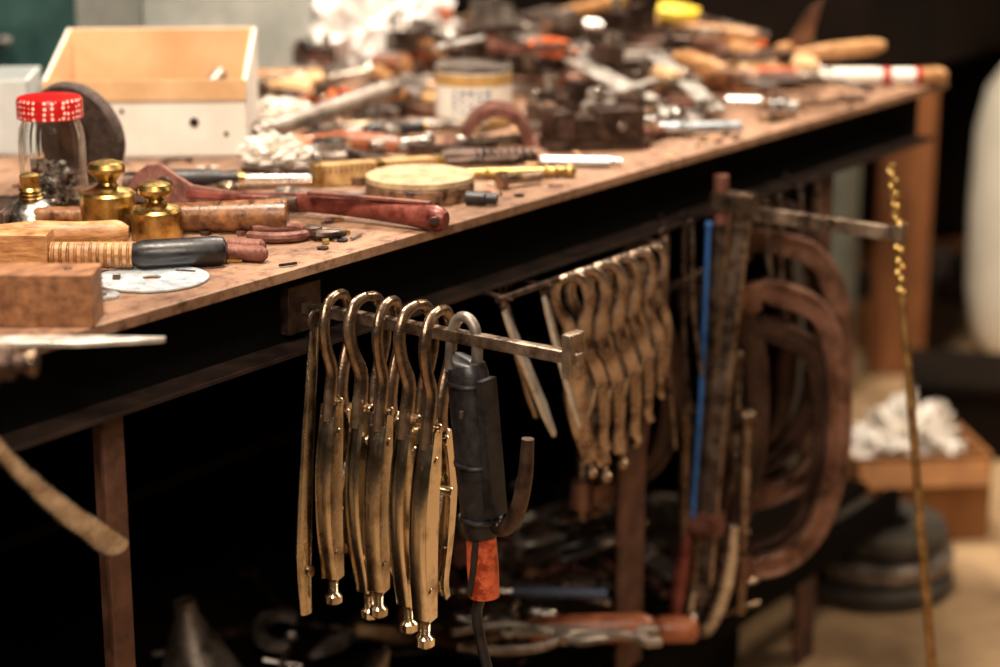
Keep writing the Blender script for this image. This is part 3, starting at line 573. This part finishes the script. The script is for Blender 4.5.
# ------------------------------------------------------------------ background on the right
b=B(); b.box((4.78,1.45,.86),(1.7,1.76,.28),bkbench)
b.box((3.98,.625,.36),(.075,.05,.72),postg)
b.box((4.25,.60,.36),(.05,.125,.72),woodo,RA+math.pi/2)
for x,y in ((5.5,.65),(5.5,2.1),(4.0,2.1)): b.box((x,y,.36),(.09,.09,.72),bkbench)
b.box((5.3,1.2,.36),(.05,1.2,.7),bkbench)
b.done("background_workbench",.003)
b=B(); c=(4.55,.335,0); b.lathe([(.05,0),(.15,.02),(.19,.08),(.205,.18),(.21,.38),(.205,.56),(.185,.66),(.13,.74),(.06,.77)],wtank,c,n=56)
b.lathe([(.04,.76),(.04,.80),(.09,.81),(.09,.90),(.07,.93),(.02,.94)],greyst,c,n=30); b.done("white_gas_tank")
T=XF(3.33,.165,0,RA+.1)
b=B(); openbox(b,.26,.2,.165,.004,cardd,T); b.box((0,-.115,.135),(.24,.05,.004),cardd,rot=Matrix.Rotation(.9,4,'X')); b.done("cardboard_carton",.001)
crumple("plastic_bag",(3.33,.165,.09),.12,.10,.14,white,21,.5,2.0)
b=B()
for i,(r,z) in enumerate(((.135,0),(.13,.04),(.115,.08))):
    b.lathe([(r*.45,z+.002),(r*.95,z),(r,z+.008),(r,z+.028),(r*.95,z+.036),(r*.45,z+.034),(r*.45,z+.002)],rubber if i%2==0 else greyst,(3.02+.008*i,.08,.0),n=48,cap=False)
b.done("stacked_pulley_wheels")
b=B(); b.tube([(3.5,.55,0),(3.5,.55,.5)],[.12,.10],rubber,24); b.done("dark_metal_drum")
b=B(); b.box((3.86,.28,.07),(.25,.2,.14),bkbench,.4); b.box((3.86,.28,.15),(.27,.22,.02),bkbench,.4); b.done("dark_crate",.003)
# clutter on the floor deeper in the aisle
b=B()
for i in range(26):
    x=R3.uniform(4.25,5.3);y=R3.uniform(.62,1.1);s=R3.uniform(.05,.14); m=R3.choice([cardd,darkiron,rubber,woodd,greyst,rust])
    if R3.random()<.5: b.box((x,y,s/2),(s,s*.8,s),m,R3.random()*3)
    else: b.lathe([(s*.4,0),(s*.45,.01),(s*.45,s),(s*.4,s+.01)],m,(x,y,0))
b.done("floor_clutter_pile",.002)
# ------------------------------------------------------------------ lights
def area(name,loc,tgt,size,e,col):
    l=bpy.data.lights.new(name,'AREA'); l.shape='SQUARE'; l.size=size; l.energy=e; l.color=col
    o=bpy.data.objects.new(name,l); bpy.context.collection.objects.link(o); o.location=loc
    o.rotation_euler=(Vector(tgt)-Vector(loc)).to_track_quat('-Z','Y').to_euler()
area("ceiling_lamp_near",(1.1,.0,2.7),(1.6,.25,.88),.45,68,(1,.86,.70))
area("ceiling_lamp_far",(2.8,.5,2.8),(2.7,.4,.88),.5,80,(1,.88,.74))
area("ceiling_lamp_aisle",(3.9,-1.1,2.6),(3.6,-.1,.2),.6,44,(1,.82,.60))
area("fill_light_front",(-.2,-1.5,2.0),(1.6,-.1,.7),.4,14,(1,.82,.64))  # added fill from the camera side, gives the hanging metal its highlights
area("side_fill_light",(.35,-.75,1.9),(1.6,-.1,.65),.25,14,(1,.86,.70))  # added fill from the left, brightens the left edges of the pliers
w=bpy.data.worlds.new("world"); bpy.context.scene.world=w; w.use_nodes=True; w.node_tree.nodes["Background"].inputs[0].default_value=(1,.76,.54,1); w.node_tree.nodes["Background"].inputs[1].default_value=.03
# ------------------------------------------------------------------ camera
cam=bpy.data.cameras.new("camera"); co=bpy.data.objects.new("camera",cam); bpy.context.collection.objects.link(co)
cam.sensor_width=36; cam.lens=72; co.location=(0,-1.257,1.33)
co.rotation_euler=(math.pi/2-math.atan(543/2000),0,math.radians(35.2)-math.pi/2)
cam.dof.use_dof=True; cam.dof.focus_distance=1.98; cam.dof.aperture_fstop=2.5; cam.clip_start=.05
bpy.context.scene.camera=co
bpy.context.scene.view_settings.view_transform='Standard'
bpy.context.scene.view_settings.look='None'
